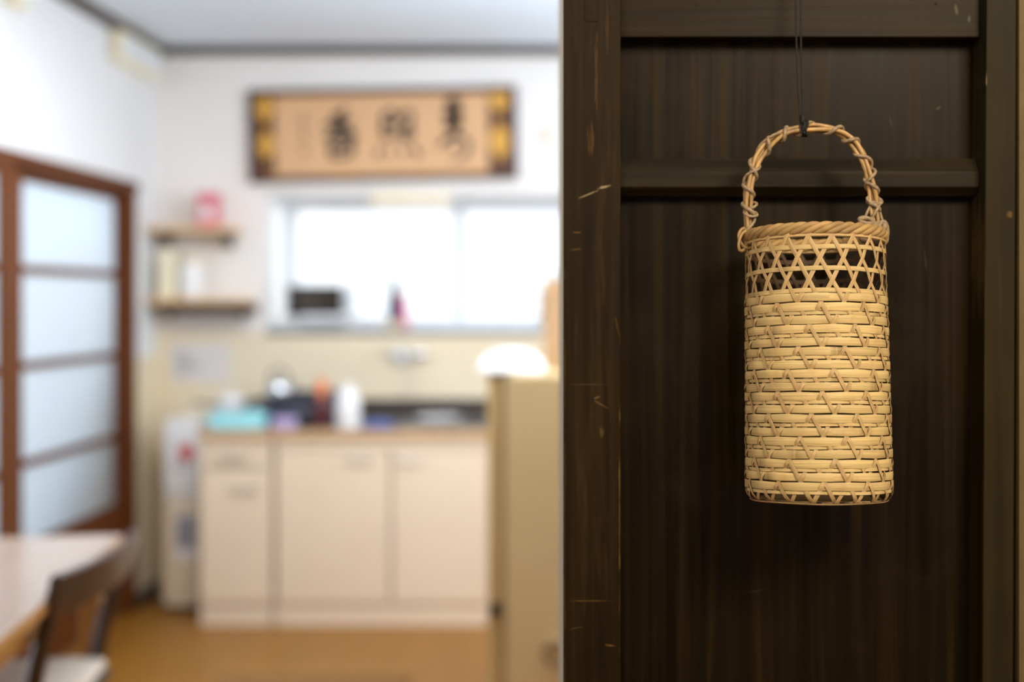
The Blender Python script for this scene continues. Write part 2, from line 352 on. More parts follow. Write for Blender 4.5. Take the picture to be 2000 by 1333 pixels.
# bay window
win = struct(thing('window_1', loc=(BX0, YB, BZ0)), 'white bay window glowing with daylight over the sink')
WX, WD, WH = BX1-BX0, 0.45, BZ1-BZ0
MB().box(-.03, WX+.03, .121, WD, -.03, 0).box(0.0, WX, -.012, .121, -.022, 0).build('sill', M['white'], win)
MB().box(-.03, WX+.03, .121, WD, WH, WH+.03).build('bay_ceiling', M['white'], win)
for x0, x1 in ((-.03, 0), (WX, WX+.03)):
    so = MB().box(x0, x1, .121, .145, 0, WH).box(x0, x1, WD-.03, WD, 0, WH).box(x0, x1, .145, WD-.03, 0, .03).box(x0, x1, .145, WD-.03, WH-.03, WH).build('side_sash', M['alu'], win)
    MB().box(x0+.012, x0+.018, .145, WD-.03, .03, WH-.03).build('pane', M['pane'], so)
fr = MB(); y0, y1 = WD-.055, WD-.01; t = .026
fr.box(0, WX, y0, y1, 0, t).box(0, WX, y0, y1, WH-t-.0, WH).box(0, t, y0, y1, t, WH-t-.0).box(WX-t, WX, y0, y1, t, WH-t-.0)
fr.build('sash_frame', M['alu'], win)
mxx = PX(900, YB+WD-.03)-BX0
for k, (a, b, yy) in enumerate(((t, mxx+.018, WD-.045), (mxx-.018, WX-t, WD-.03))):
    s_ = MB(); z0, z1 = t, WH-t-.0; q = .022
    s_.box(a, a+q, yy, yy+.014, z0, z1).box(b-q, b, yy, yy+.014, z0, z1).box(a+q, b-q, yy, yy+.014, z0, z0+q).box(a+q, b-q, yy, yy+.014, z1-q, z1)
    so = s_.build('sash', M['alu'], win)
    MB().box(a+q, b-q, yy+.005, yy+.009, z0+q, z1-q).build('pane', M['pane'], so)

# sliding door on the left wall
d1 = struct(thing('door_1', loc=(XL, 0, 0)), 'red-brown wooden sliding door with four frosted glass panes on the left wall')
MB().box(-.12, .022, DY0-.08, DY1+.005, DZ-.040, DZ+.0).build('lintel', M['door_brown'], d1, bevel=.003)
MB().box(-.12, .012, 5.318, DY1, 0, DZ-.040).build('jamb', M['door_brown'], d1, bevel=.003)
def leaf(ya, yb, x0, x1, st=0.07):
    lf = MB().box(x0, x1, ya, ya+st, .012, DZ-.05).box(x0, x1, yb-st, yb, .012, DZ-.05).build('stile', M['door_brown'], d1, bevel=.002)
    zs = [.44, .745, 1.08, 1.412, 1.738]    # rails around the four panes
    hh = [.06, .028, .028, .028, .046]
    for z, h in zip(zs, hh):
        MB().box(x0+.004, x1-.004, ya+st, yb-st, z-h/2, z+h/2).build('rail', M['door_brown'], d1, bevel=.002)
    for i in range(4):
        MB().box((x0+x1)/2-.002, (x0+x1)/2+.002, ya+st, yb-st, zs[i]+hh[i]/2, zs[i+1]-hh[i+1]/2).build('frosted_pane', M['frosted'], d1)
    MB().box(x0+.010, x1-.010, ya+st, yb-st, .10, .41).box(x0, x1, ya+st, yb-st, .012, .10).build('kick_panel', M['door_brown'], d1, bevel=.002)
leaf(4.285, 5.317, -.052, -.020, st=.068)
leaf(3.15, 4.215, -.014, .018, st=.105)
# stair rising behind the frosted door
st = MB(); prof = [(4.2, 0)]
for k in range(8): prof += [(4.2+k*.2, (k+1)*.2), (4.2+(k+1)*.2, (k+1)*.2)]
prof += [(5.8, 0)]
struct(st.prism(prof, 'x', XL-.95, XL-.32).build('staircase', M['tan_wood']), 'wooden stair seen dimly through the frosted door')

# ------------------------------------------------------------------ dark board door in front
ZT = EYE-(-90-VY)*1.3/F   # the posts go on above the frame
DD = 1.30
d2 = struct(thing('door_2', loc=(PX(1100, DD), DD, 0)), 'dark lacquered panelled wooden door carrying the hanging basket')
OX = PX(1100, DD)
def LX(px, d): return PX(px, d)-OX
def LZ(py, d): return PZ(py, d)
ZTOP = 2.2
sc = (0.21, 0.125, 0.05)
marks = []
for (px, py, ln_, wd, ang, s_, c) in (
    (1150, 380, 26, 2.2, .38, .9, (.26, .19, .10)), (1180, 366, 16, 3.2, .25, .9, (.34, .26, .15)),
    (1165, 130, 5, 90, 0, .55, (.10, .048, .014)), (1155, 275, 9, 45, 0, .5, (.12, .055, .018)), (1186, 60, 3, 110, 0, .35, (.09, .045, .016)),
    (1127, 455, 10, 2, 0, .7, (.16, .08, .02)), (1125, 488, 14, 3, .1, .5, (.13, .065, .02)),
    (1172, 790, 22, 2, -.5, .55, (.17, .105, .035)), (1165, 778, 9, 3, .4, .6, (.17, .105, .03)), (1175, 845, 6, 14, 0, .4, (.14, .09, .03)),
    (1150, 752, 48, 1.2, 0, .35, (.15, .10, .04)), (1152, 1175, 52, 1.6, 0, .55, (.15, .085, .02)), (1192, 1262, 14, 2.4, -.1, .7, (.17, .09, .02)), (1125, 1228, 20, 1.4, .2, .35, (.14, .09, .04)),
    (1103, 980, 1.6, 500, 0, .35, (.14, .07, .015)), (1210, 1000, 1.3, 260, 0, .6, (.20, .11, .03)), (1206, 640, 3, 26, .2, .4, (.12, .07, .02)), (1160, 400, 30, 2, 0, .0, sc)):
    k = DD/F
    marks.append((LX(px, DD), LZ(py, DD), ln_*k, wd*k, ang, s_, c))
dk, md, lt = (.0115, .0066, .0019), (.0205, .0118, .0034), (.036, .020, .0055)
M['stile_l'] = old_wood('old_post_wood', (70, 70, 2.4), dk, md, lt, wear=(60, 60, 5), marks=marks, wearcol=(.06, .03, .011))
M['stile_r'] = old_wood('old_stile_wood', (60, 60, 2), (.018, .0128, .0044), (.027, .0192, .0066), (.038, .027, .009), rough=.5, marks=[
    (LX(1927, DD), LZ(160, DD), .9*DD/F, 16*DD/F, 0, .9, (.4, .28, .12)), (LX(1924, DD), LZ(500, DD), .8*DD/F, 420*DD/F, 0, .4, (.16, .10, .03)),
    (LX(1972, DD), LZ(420, DD), 7*DD/F, 9*DD/F, 0, .7, (.15, .085, .025))])
M['rail_w'] = old_wood('old_rail_wood', (3, 60, 110), (.0115, .0070, .0021), (.020, .0122, .0037), (.032, .0195, .006), marks=[
    (LX(1868, 1.318), LZ(20, 1.318), 4*DD/F, 14*DD/F, .2, .5, (.16, .13, .09)), (LX(1893, 1.318), LZ(38, 1.318), 4*DD/F, 9*DD/F, 0, .5, (.14, .14, .13))])
M['midrail_w'] = old_wood('old_middle_rail_wood', (4, 60, 90), (.014, .0098, .0048), (.022, .0155, .0072), (.033, .023, .0102))
M['panel_w'] = old_wood('old_panel_wood', (95, 95, 2.2), (.0072, .0043, .0014), (.0138, .0081, .0025), (.029, .0165, .0042), rough=.36, wear=(9, 9, 7), wearcol=(.026, .015, .007), marks=[
    (LX(1808, 1.345), LZ(505, 1.345), 2*DD/F, 24*DD/F, .1, .3, (.10, .08, .05)), (LX(1832, 1.345), LZ(212, 1.345), 7*DD/F, 2*DD/F, .6, .6, (.16, .11, .06)),
    (LX(1478, 1.345), LZ(1156, 1.345), 28*DD/F, 1.4*DD/F, .16, .4, (.10, .07, .035)), (LX(1740, 1.345), LZ(240, 1.345), 1.6*DD/F, 16*DD/F, .2, .5, (.10, .07, .04)),
    ])
MB().box(0, LX(1212, DD), 0, .075, 0, ZTOP, ch=.0012).build('stile', M['stile_l'], d2)
# right stile, leaning a touch as in the photograph
zb, zt = 0.0, ZTOP
def lean(px_top, px_bot, z, d):
    f_ = (LZ(0, d)-z)/(LZ(0, d)-LZ(1333, d)); return LX(px_top+(px_bot-px_top)*f_, d)
pl = []
for z in (zb, zt):
    pl += [(lean(1927, 1919, z, DD), 0, z), (lean(1986, 1979, z, DD), 0, z), (lean(1986, 1979, z, DD), .075, z), (lean(1927, 1919, z, DD), .075, z)]
MB().add(pl, [(0, 3, 2, 1), (4, 5, 6, 7), (0, 1, 5, 4), (1, 2, 6, 5), (2, 3, 7, 6), (3, 0, 4, 7)]).build('stile', M['stile_r'], d2, bevel=.0012)
xa = LX(1212, DD); RX = LX(1924, DD)
dt = 1.318
MB().box(xa, RX, dt-DD, .06, LZ(73, dt), LZ(-300, dt), ch=.001).build('top_rail', M['rail_w'], d2)
dm = 1.318
MB().prism([(.0455, LZ(311, 1.331)), (.031, LZ(311, 1.331)), (dm-DD, LZ(336, dm)), (dm-DD, LZ(366, dm)), (.030, LZ(384, 1.33)), (.0455, LZ(384, 1.33))], 'x', xa, RX).build('middle_rail', M['midrail_w'], d2, bevel=.0008)
MB().box(xa, LX(1897, 1.345), .045, .058, LZ(312, 1.345), LZ(60, 1.345)).build('upper_panel', M['panel_w'], d2)
MB().box(xa, LX(1897, 1.345), .046, .058, 0, LZ(380, 1.345)).build('lower_panel', M['panel_w'], d2)
MB().box(LX(1898.5, 1.345), RX+.01, .048, .060, 0, LZ(60, 1.345)).build('panel_stop', M['panel_w'], d2)
MB().box(LX(1142, DD), LX(1168, DD), -.0007, .002, LZ(43, DD), LZ(-40, DD), ch=.0005).build('mortise_plug', M['stile_l'], d2)
def hole(px, py, d, r):
    MB().lathe([(r, 0), (r, .002), (r*.4, .0025)], (LX(px, d), d-DD-.0006, LZ(py, d)), 12, 'y').build('nail_hole', M['hole'], d2)
for (px, py, r) in ((1361, 10, 2.2), (1828, 8, 2.6)): hole(px, py, dt, r*DD/F)
for (px, py, r) in ((1160, 604, 2), (1138, 695, 1.8), (1158, 782, 3)): hole(px, py, DD, r*DD/F)
for (px, py, r) in ((1334, 317, 2.6), (1336, 327, 2.2), (1411, 309, 2), (1722, 324, 2.4), (1794, 315, 2.2)):
    yy = 1.331-(py-311)/25*.013; MB().lathe([(r*DD/F, 0), (r*DD/F, .003)], (LX(px, yy), yy-DD-.0014, LZ(py, yy)), 10, 'y').build('nail_hole', M['hole'], d2)
MB().lathe([(.002, -.03), (.002, 0), (.005, 0), (.005, .002)][::-1], (LX(1550, 1.30), .018, LZ(-95, 1.30)), 12, 'y').build('nail', M['nail'], d2)

# ------------------------------------------------------------------ the bamboo basket
BL = Vector((.2311, 1.232, 1.1267)); TILT = .0858
bk = thing('bamboo_basket', 'tall cylindrical woven bamboo basket with arched vine handle hanging on dark door', 'basket', BL, (-TILT, 0, 0))
H = .02066; NS = 20; A0 = -1.131; DTH = PI/NS
mm_ = .001
def Rz(z): return .0692 - .0022*max(0, min(1, z/(11*H)))
def cyl(th, z, off):
    if z >= 0:
        r = Rz(z); n = Vector((math.sin(th), -math.cos(th), 0)); return n*(r+off*mm_) + Vector((0, 0, z)), n
    fr_ = .010; s_ = -z; ph = s_/fr_; rad = Vector((math.sin(th), -math.cos(th), 0))
    if ph < PI/2:
        n = rad*math.cos(ph) - Vector((0, 0, math.sin(ph)))
        return rad*(Rz(0)-fr_) + Vector((0, 0, 0)) + n*(fr_+off*mm_), n
    n = Vector((0, 0, -1)); return rad*(Rz(0)-fr_-(s_-fr_*PI/2)) + Vector((0, 0, -fr_-off*mm_)), n
def interp(ctrl, sub=4):
    out = []
    for (u0, a), (u1, b) in zip(ctrl, ctrl[1:]):
        for k in range(sub):
            t = k/sub; e = t*t*(3-2*t); out.append((u0+(u1-u0)*t, a+(b-a)*e))
    out.append(ctrl[-1]); return out
def jit(a): return random.uniform(-a, a)
def diagonal(idx, right):
    ctrl = []
    for k in range(-2, 12):
        if right:
            v = idx % 2 == 0
            if k < 0: ctrl += [(k+.02, -.2), (k+.5, .4)]
            elif k < 9:
                ctrl += [(k, -1.0), (k+.30, -1.0 if v else 1.25), (k+.5, .65 if v else .3), (k+.72, 1.35 if v else -1.1)]
            elif k < 11: ctrl += [(k, -.55), (k+.5, .5)]
            else: ctrl += [(k, -.55), (k+.5, .4), (k+.86, 0)]
        else:
            v = (idx-k) % 2 == 0
            if k < 0: ctrl += [(k+.02, .3), (k+.5, -.4)]
            elif k < 9:
                ctrl += [(k, .65), (k+.30, -1.1 if v else 1.2), (k+.5, -.05 if v else -.35), (k+.72, 1.2 if v else -1.1)]
            elif k < 11: ctrl += [(k, .6), (k+.5, -.5)]
            else: ctrl += [(k, .6), (k+.5, -.4), (k+.86, 0)]
    ph = random.uniform(0, 6.28); am = random.uniform(.004, .012); C = []; Nn = []
    base = A0 + 2*PI*idx/NS + (0 if right else DTH)
    for u, off in interp(ctrl, 3):
        if u < -1.75: continue
        th = base + (DTH*u if right else -DTH*u) + am*math.sin(u*.9+ph)
        c, n = cyl(th, u*H, off); C.append(c); Nn.append(n)
    MB().ribbon(C, Nn, .0037+jit(.0004), .00062).build('diagonal_strip', M['bamboo_edge'], bk, smooth=True, angle=35)
for i in range(NS): diagonal(i, True); diagonal(i, False)
def ring(z, offf, w_, name, m, n=200, t=.0007, wob=.0003, wf=None):
    C = []; Nn = []; ws = [wf(2*PI*k/n) for k in range(n)] if wf else None; p1, p2 = random.uniform(0, 6.28), random.uniform(0, 6.28)
    for k in range(n):
        th = 2*PI*k/n; c, n_ = cyl(th, z + wob*math.sin(2*th+p1) + wob*.6*math.sin(5*th+p2), offf(th)); C.append(c); Nn.append(n_)
    MB().ribbon(C, Nn, w_, t, closed=True, ws=ws).build(name, m, bk, smooth=True, angle=35)
for k in range(0, 12):
    a = A0 + DTH*k
    ring(k*H + (.0004 if k else .0004), (lambda th, a=a, dz=(0 if k >= 9 else -.30): dz+.38*math.cos(NS*(th-a))), .0042 if k >= 9 else .0030, 'narrow_hoop', M['bamboo'])
for m_ in range(9):
    for uu, sg in ((.72, -1), (.30, 1)):
        tv = A0 + DTH*(m_+.5)
        ring((m_+uu)*H, (lambda th, tv=tv, sg=sg: .1+sg*.72*math.cos(NS/2*(th-tv))), .0078+jit(.0002), 'wide_band', M['bamboo'], t=.0011, wob=.00025, wf=(lambda th, tv=tv, sg=sg: .97+sg*.045*math.cos(NS/2*(th-tv))))
# base: woven disc and its edge hoop
bs = MB()
for k in range(5):
    x = (k-2)*.022; hw = math.sqrt(max(0, .058**2-x*x))
    bs.box(x-.008, x+.008, -hw, hw, -.0094, -.0086); bs.box(-hw, hw, x-.008, x+.008, -.0086, -.0078)
bs.build('base_weave', M['bamboo_edge'], bk)
ring(-.0105, lambda th: .9, .0022, 'base_hoop', M['bamboo_edge'], t=.0012, wob=.0006)
# rope-like wrapped rim
zr = 11*H+.0175; nst = 4; turns = 9.25
for s_ in range(nst):
    C = []; npt = 260
    for k in range(npt):
        th = 2*PI*k/npt + PI*.8; ph = 2*PI*s_/nst + 9*th
        r0 = Rz(zr) - .0022; a_, b_ = .0026, .0036
        rr = r0 + a_*math.cos(ph); zz = zr - b_*math.sin(ph)*-1
        C.append(Vector((rr*math.sin(th), -rr*math.cos(th), zz)))
    # seen from outside (ph = 0) the strand climbs to the right
    MB().tube(C, [.0030+.0004*mnoise.noise(c*160) for c in C], 8, closed=True).build('rim_strand', M['bamboo_rim'], bk, smooth=True, angle=80)
MB().tube([Vector((Rz(zr)*math.sin(2*PI*k/48)*.985, -Rz(zr)*math.cos(2*PI*k/48)*.985, zr-.0065)) for k in range(48)], .0018, 6, closed=True).build('inner_hoop', M['bamboo_edge'], bk, smooth=True)

# handle
RI = Matrix.Rotation(-TILT, 3, 'X').inverted()
def hl(px, py, dy=0.0):
    d = 1.262
    for _ in range(4):
        p = P(px, py, d); z = (p.z-BL.z); d = BL.y + math.tan(TILT)*z + dy
    return RI @ (P(px, py, d)-BL)
key = [(1463, 492), (1461, 462), (1462, 430), (1461, 395), (1463, 360), (1474, 322), (1494, 291), (1524, 266), (1560, 254), (1600, 250), (1634, 256), (1664, 277), (1686, 309), (1699, 345), (1705, 385), (1707, 420), (1712, 455), (1716, 492)]
kp = [hl(*k) for k in key]
def smooth_path(pts, n):
    out = []; m = len(pts)
    for i in range(m-1):
        p0, p1, p2, p3 = pts[max(i-1, 0)], pts[i], pts[i+1], pts[min(i+2, m-1)]
        for k in range(n):
            t = k/n; out.append(.5*((2*p1)+(-p0+p2)*t+(2*p0-5*p1+4*p2-p3)*t*t+(-p0+3*p1-3*p2+p3)*t**3))
    out.append(pts[-1]); return out
hp = smooth_path(kp, 20); LN = [0]
for a, b in zip(hp, hp[1:]): LN.append(LN[-1]+(b-a).length)
def around(rad, turns_, ph0, r, name, m, lo=0.0, hi=1.0, wob=.0, squash=1.0):
    C = []; rs = []
    for i, c in enumerate(hp):
        t = LN[i]/LN[-1]
        if t < lo or t > hi: continue
        T = (hp[min(i+1, len(hp)-1)]-hp[max(i-1, 0)]).normalized(); Y = Vector((0, 1, 0)); Nn = T.cross(Y).normalized()
        ph = ph0 + 2*PI*turns_*t + wob*math.sin(9*t*PI+ph0)
        rr = rad*(1+.12*mnoise.noise(c*90+Vector((ph0, 0, 0))))
        C.append(c + Nn*(rr*squash*math.cos(ph)) + Y*(rr*math.sin(ph))); rs.append(r*(1+.18*mnoise.noise(c*140+Vector((0, ph0, 0)))))
    return MB().tube(C, rs, 8).build(name, m, bk, smooth=True, angle=80)
for ph0 in (.3, 2.4, 4.5): around(.0030, .6, ph0, .00215, 'handle_cane', M['cane'], wob=.5)
around(.0056, 13.5, 1.0, .00190, 'handle_wrapping', M['vine'], .10, .97, wob=.9, squash=1.0)
around(.0060, -6.5, 2.0, .0015, 'handle_wrapping', M['vine'], .05, .40, wob=.8)
around(.0060, -9.5, .5, .0016, 'handle_wrapping', M['vine'], .72, .98, wob=.8)
def loop(px, py, rx, rz, rot, r, dy, m, yaw=0.0, sq=.55):
    c = hl(px, py, dy); pts = []
    for k in range(28):
        a = 2*PI*k/28; x, z = rx*math.cos(a), rz*math.sin(a); y = sq*rx*math.sin(a+yaw)
        pts.append(c + Vector((x*math.cos(rot)-z*math.sin(rot), y, x*math.sin(rot)+z*math.cos(rot))))
    MB().tube(pts, [r*(1+.15*mnoise.noise(p*200)) for p in pts], 8, closed=True).build('binding', m, bk, smooth=True, angle=80)
loop(1459, 466, .0075, .0105, .25, .0017, -.004, M['cane']); loop(1452, 472, .0042, .0100, -.3, .0015, -.007, M['cane'], yaw=1.0)
loop(1466, 402, .0062, .0030, .3, .0014, -.001, M['vine']); loop(1466, 418, .0066, .0032, -.2, .0014, -.001, M['vine'])
loop(1705, 448, .0125, .0050, .35, .0026, -.008, M['vine'], .4); loop(1714, 460, .0105, .0075, -.5, .0026, -.010, M['vine'], 1.2)
loop(1698, 455, .0060, .0110, -.9, .0026, -.012, M['vine'], .3); loop(1724, 455, .0050, .0110, -.15, .0022, -.006, M['vine'], .8)
loop(1708, 392, .0072, .0040, -.2, .0017, -.001, M['vine']); loop(1692, 432, .0065, .0032, -.15, .0023, -.010, M['vine'])
loop(1720, 445, .0030, .0190, .12, .0013, .0, M['vine'], .5); loop(1698, 420, .0030, .0140, -.45, .0015, -.002, M['vine'], .5)

# cord the basket hangs from
c0 = thing('hanging_cord', 'thin black doubled cord that the bamboo basket hangs from', 'cord', P(1568, 262, 1.262))
o_ = c0.location
for dx, top in ((-3.2, 1549), (3.2, 1560)):
    pts = [P(1568+dx+(top-1568-dx)*t + 2.2*math.sin(t*5+dx), 262+(-95-262)*t, 1.255+.034*t) - o_ for t in [k/16 for k in range(17)]]
    MB().tube(pts, .00085, 8).build('strand', M['cord'], c0, smooth=True)
kn = [P(1568, 250, 1.262)-o_ + Vector((.0012*math.sin(3*a), .0075*math.cos(a), .0082*math.sin(a))) for a in [2*PI*k/30 for k in range(30)]]
MB().tube(kn, .0014, 8, closed=True).build('loop', M['cord'], c0, smooth=True)
kn2 = [q + Vector((.0026, 0, 0)) for q in kn]
MB().tube(kn2, .0013, 8, closed=True).build('loop', M['cord'], c0, smooth=True)
MB().lathe([(.0006, -.004), (.0026, -.002), (.0029, .001), (.002, .005), (.0008, .007)], P(1568, 236, 1.256)-o_, 12).build('knot', M['cord'], c0, smooth=True)

# ------------------------------------------------------------------ framed calligraphy
dp = YB-.03
pc = P(748, 263, dp)
pic = thing('framed_calligraphy', 'wide dark-framed calligraphy panel with gold ends above the window', 'picture', pc, (0, -.0165, 0))
k_ = dp/F
def fx(zx): return ((zx/3.0769+450)-748)*k_
def fz(zy): return -((zy/3.0769+130)-263)*k_
W2, H2 = 262*k_, 91*k_
b_ = .035
MB().box(-W2+.01, W2-.01, .012, .029, -H2+.01, H2-.01).build('backing', M['frame'], pic)
for z0, z1 in ((H2-.028, H2), (-H2, -H2+.028)): MB().box(-W2, W2, -.004, .02, z0, z1, ch=.003).build('frame_rail', M['frame'], pic)
for x0, x1 in ((-W2, -W2+b_), (W2-b_, W2)): MB().box(x0, x1, -.004, .02, -H2+.028, H2-.028, ch=.003).build('frame_stile', M['frame'], pic)
MB().box(fx(265), fx(1550), .006, .0118, -H2+.028, H2-.028).build('paper_sheet', M['silk'], pic)
for x0, x1 in ((-W2+b_, fx(265)), (fx(1550), W2-b_)): MB().box(x0, x1, .004, .0118, -H2+.028, H2-.028).build('brocade_end', M['brocade'], pic)
def medallion(zx, zy, rx, rz, y=.002):
    n = 20; vs = [(fx(zx)+rx*k_*math.cos(2*PI*i/n)*(1+.12*math.cos(8*PI*i/n)), fz(zy)+rz*k_*math.sin(2*PI*i/n)*(1+.12*math.cos(8*PI*i/n))) for i in range(n)]
    MB().prism(vs, 'y', y, y+.0021).build('gold_medallion', M['gold'], pic)
for a in ((205, 240, 15, 27), (212, 462, 15, 26), (1620, 205, 18, 26), (1622, 462, 20, 32)): medallion(*a)
for zx, rx in ((690, 26), (1170, 30), (1450, 28), (240, 16), (950, 12)): medallion(zx, 655, rx, 5)
def stroke(pts, w_, m=None):
    """one brush stroke: a thin flat ribbon swelling and tapering"""
    P2 = smooth_path([Vector((fx(x), .0, fz(y))) for x, y in pts], 6) if len(pts) > 2 else [Vector((fx(pts[0][0]+(pts[1][0]-pts[0][0])*t), 0, fz(pts[0][1]+(pts[1][1]-pts[0][1])*t))) for t in [i/6 for i in range(7)]]
    n = len(P2); L_, R_ = [], []
    for i, p in enumerate(P2):
        T = (P2[min(i+1, n-1)]-P2[max(i-1, 0)]).normalized(); Nn = Vector((-T.z, 0, T.x)); t = i/(n-1)
        hw = w_*k_/3.0769/2*(.55+.6*math.sin(PI*min(1, t*.85+.15)))
        L_.append(p+Nn*hw); R_.append(p-Nn*hw)
    prof = [(v.x, v.z) for v in L_] + [(v.x, v.z) for v in reversed(R_)]
    return prof
def glyph(strokes, m):
    for pts, w_ in strokes:
        pr = stroke(pts, w_); n = len(pr)//2
        mb = MB()
        vs = [(x, .0045, z) for x, z in pr] + [(x, .006, z) for x, z in pr]; N2 = len(pr)
        fs = []
        for i in range(n-1):
            a, b, c, d = i, i+1, N2-2-i, N2-1-i
            fs += [(a, b, c, d), (N2+d, N2+c, N2+b, N2+a)]
        for i in range(N2): fs.append((i, (i+1) % N2, N2+(i+1) % N2, N2+i))
        mb.add(vs, fs).build('brush_stroke', m, pic)
glyph([([(1290, 235), (1395, 222)], 34), ([(1335, 190), (1350, 300), (1345, 420)], 62), ([(1272, 300), (1405, 282)], 34), ([(1282, 365), (1408, 345)], 36),
       ([(1348, 405), (1300, 450), (1240, 490)], 26), ([(1262, 452), (1390, 432), (1432, 485), (1400, 548), (1325, 575)], 26), ([(1325, 485), (1352, 512)], 28), ([(1300, 350), (1375, 300)], 30)], M['ink'])
glyph([([(922, 280), (915, 440)], 30), ([(922, 285), (985, 280), (985, 425)], 26), ([(920, 350), (985, 345)], 22), ([(912, 425), (990, 418)], 30),
       ([(1010, 290), (1085, 278), (1080, 345), (1055, 356)], 24), ([(1042, 292), (1000, 352)], 20), ([(1030, 380), (1026, 438)], 26), ([(1030, 385), (1088, 380), (1084, 436)], 32), ([(1026, 428), (1086, 425)], 40),
       ([(898, 495), (872, 550)], 28), ([(955, 498), (962, 535)], 24), ([(1025, 495), (1045, 532)], 24), ([(1092, 488), (1138, 545)], 30)], M['ink'])
glyph([([(700, 250), (655, 285), (605, 300)], 34), ([(560, 352), (745, 325)], 30), ([(660, 268), (656, 410)], 40), ([(650, 350), (560, 440)], 26), ([(668, 345), (765, 430)], 32),
       ([(605, 440), (598, 545)], 28), ([(602, 445), (715, 432), (725, 545)], 40), ([(605, 492), (720, 486)], 26), ([(598, 542), (722, 538)], 28)], M['ink'])
glyph([([(420, 300), (462, 296)], 14), ([(440, 285), (438, 350)], 14), ([(415, 340), (466, 335)], 12), ([(425, 390), (462, 385)], 14), ([(442, 375), (440, 450)], 14), ([(418, 440), (466, 436)], 12), ([(430, 480), (452, 540)], 14), ([(420, 500), (466, 495)], 12)], M['palink'])

# ------------------------------------------------------------------ back wall furniture
def shelf(z, px0, px1, label, under):
    x0, x1 = PX(px0, 5.55)-.0, PX(px1, 5.55); t = thing('wall_shelf', label, 'shelf', ((x0+x1)/2, YB-.013, z), group='wooden wall shelves')
    hw = (x1-x0)/2
    MB().box(-hw, hw, -.17, 0, 0, .022, ch=.003).build('board', M['tan_wood'], t)
    for sx in (-hw+.05, hw-.05):
        MB().prism([(0, 0), (-.14, 0), (-.14, -.012), (-.02, -.07), (0, -.07)], 'x', sx-.008, sx+.008).build('bracket', M['darksteel'], t)
    if under: MB().box(-hw+.06, hw+.02, -.15, -.01, -.045, 0, ch=.003).build('under_strip', mat('dark_brown_strip', lin(86, 66, 54), .5, var=.1), t)  # plain dark brown strip set under the board
    return t
z1 = PZ(453, 5.5); z2 = PZ(593, 5.5)
shelf(z1, 296, 462, 'upper pale wooden wall shelf holding a pink box, beside the window', False)
shelf(z2, 296, 484, 'lower pale wooden wall shelf over a dark strip, with white jar and yellow bag', True)
def box_thing(name, label, cat, x0, x1, y0, y1, z0, z1, m, ch=.004):
    t = thing(name, label, cat, ((x0+x1)/2, (y0+y1)/2, z0)); hx, hy = (x1-x0)/2, (y1-y0)/2
    return t, hx, hy, z1-z0
t, hx, hy, hh = box_thing('card_box', 'small rose pink card box on the upper wall shelf', 'box', PX(391, 5.56), PX(427, 5.56), 5.52, 5.60, z1+.022, PZ(378, 5.56), None)
MB().box(-hx, hx, -hy, hy, 0, hh*.86, ch=.003).build('body', M['pink'], t); MB().box(-hx-.002, hx+.002, -hy-.002, hy+.002, hh*.80, hh, ch=.003).build('lid', M['pink'], t)
MB().box(-hx*.6, hx*.6, -hy-.001, -hy+.002, hh*.25, hh*.6).build('front_label', M['paper'], t)
t = thing('storage_jar', 'white lidded jar on the lower wall shelf', 'jar', (PX(372, 5.56), 5.56, z2+.022))
MB().lathe([(.045, 0), (.05, .01), (.05, .13), (.042, .15)], n=20).build('body', M['white'], t, smooth=True); MB().lathe([(.046, .15), (.048, .155), (.048, .18), (.02, .187)], n=20).build('lid', M['cream'], t, smooth=True)
t = thing('paper_bag', 'pale yellow paper bag standing left of the white jar on the lower shelf', 'bag', (PX(330, 5.56), 5.56, z2+.022))
MB().prism([(-.034, 0), (.034, 0), (.038, .06), (.034, .17), (.028, .20), (-.028, .20), (-.034, .17), (-.038, .06)], 'y', -.035, .035).build('body', M['yellow'], t, bevel=.006)
MB().box(-.03, .03, -.012, .012, .198, .215, ch=.003).build('folded_top', M['yellow'], t)
# notices
def notice(name, label, px0, py0, px1, py1, d, lines, m=M['paper'], y=None):
    t = thing(name, label, 'notice', P((px0+px1)/2, (py0+py1)/2, d), group='paper notices'); hw, hh = (px1-px0)/2*d/F, (py1-py0)/2*d/F
    MB().box(-hw, hw, -.0015, 0, -hh, hh).build('sheet', m, t)
    for (a, b, c, e, mm) in lines:
        MB().box(-hw+2*hw*a, -hw+2*hw*c, -.0022, -.0014, hh-2*hh*e, hh-2*hh*b).build('printed_line', mm, t)
    return t
notice('wall_notice', 'pale grey printed notice on the splashback under the lower shelf', 333, 672, 450, 745, YB-.0125,
       [(.08, .25+.17*i, .30+.25*((i*7) % 3)/2, .33+.17*i, M['grayprint']) for i in range(4)], mat('pale_grey_paper', lin(222, 216, 212), .8, var=.02))
# hook by the picture
t = thing('wall_hook', 'small cream hook on the wall right of the calligraphy panel', 'hook', P(1066, 262, YB))
MB().box(-.018, .018, -.008, 0, -.04, .03, ch=.003).build('plate', M['cream'], t); MB().tube([(0, -.008, -.01), (0, -.02, -.03), (0, -.032, -.03), (0, -.036, -.012)], .005, 8).build('prong', M['fridge'], t, smooth=True)
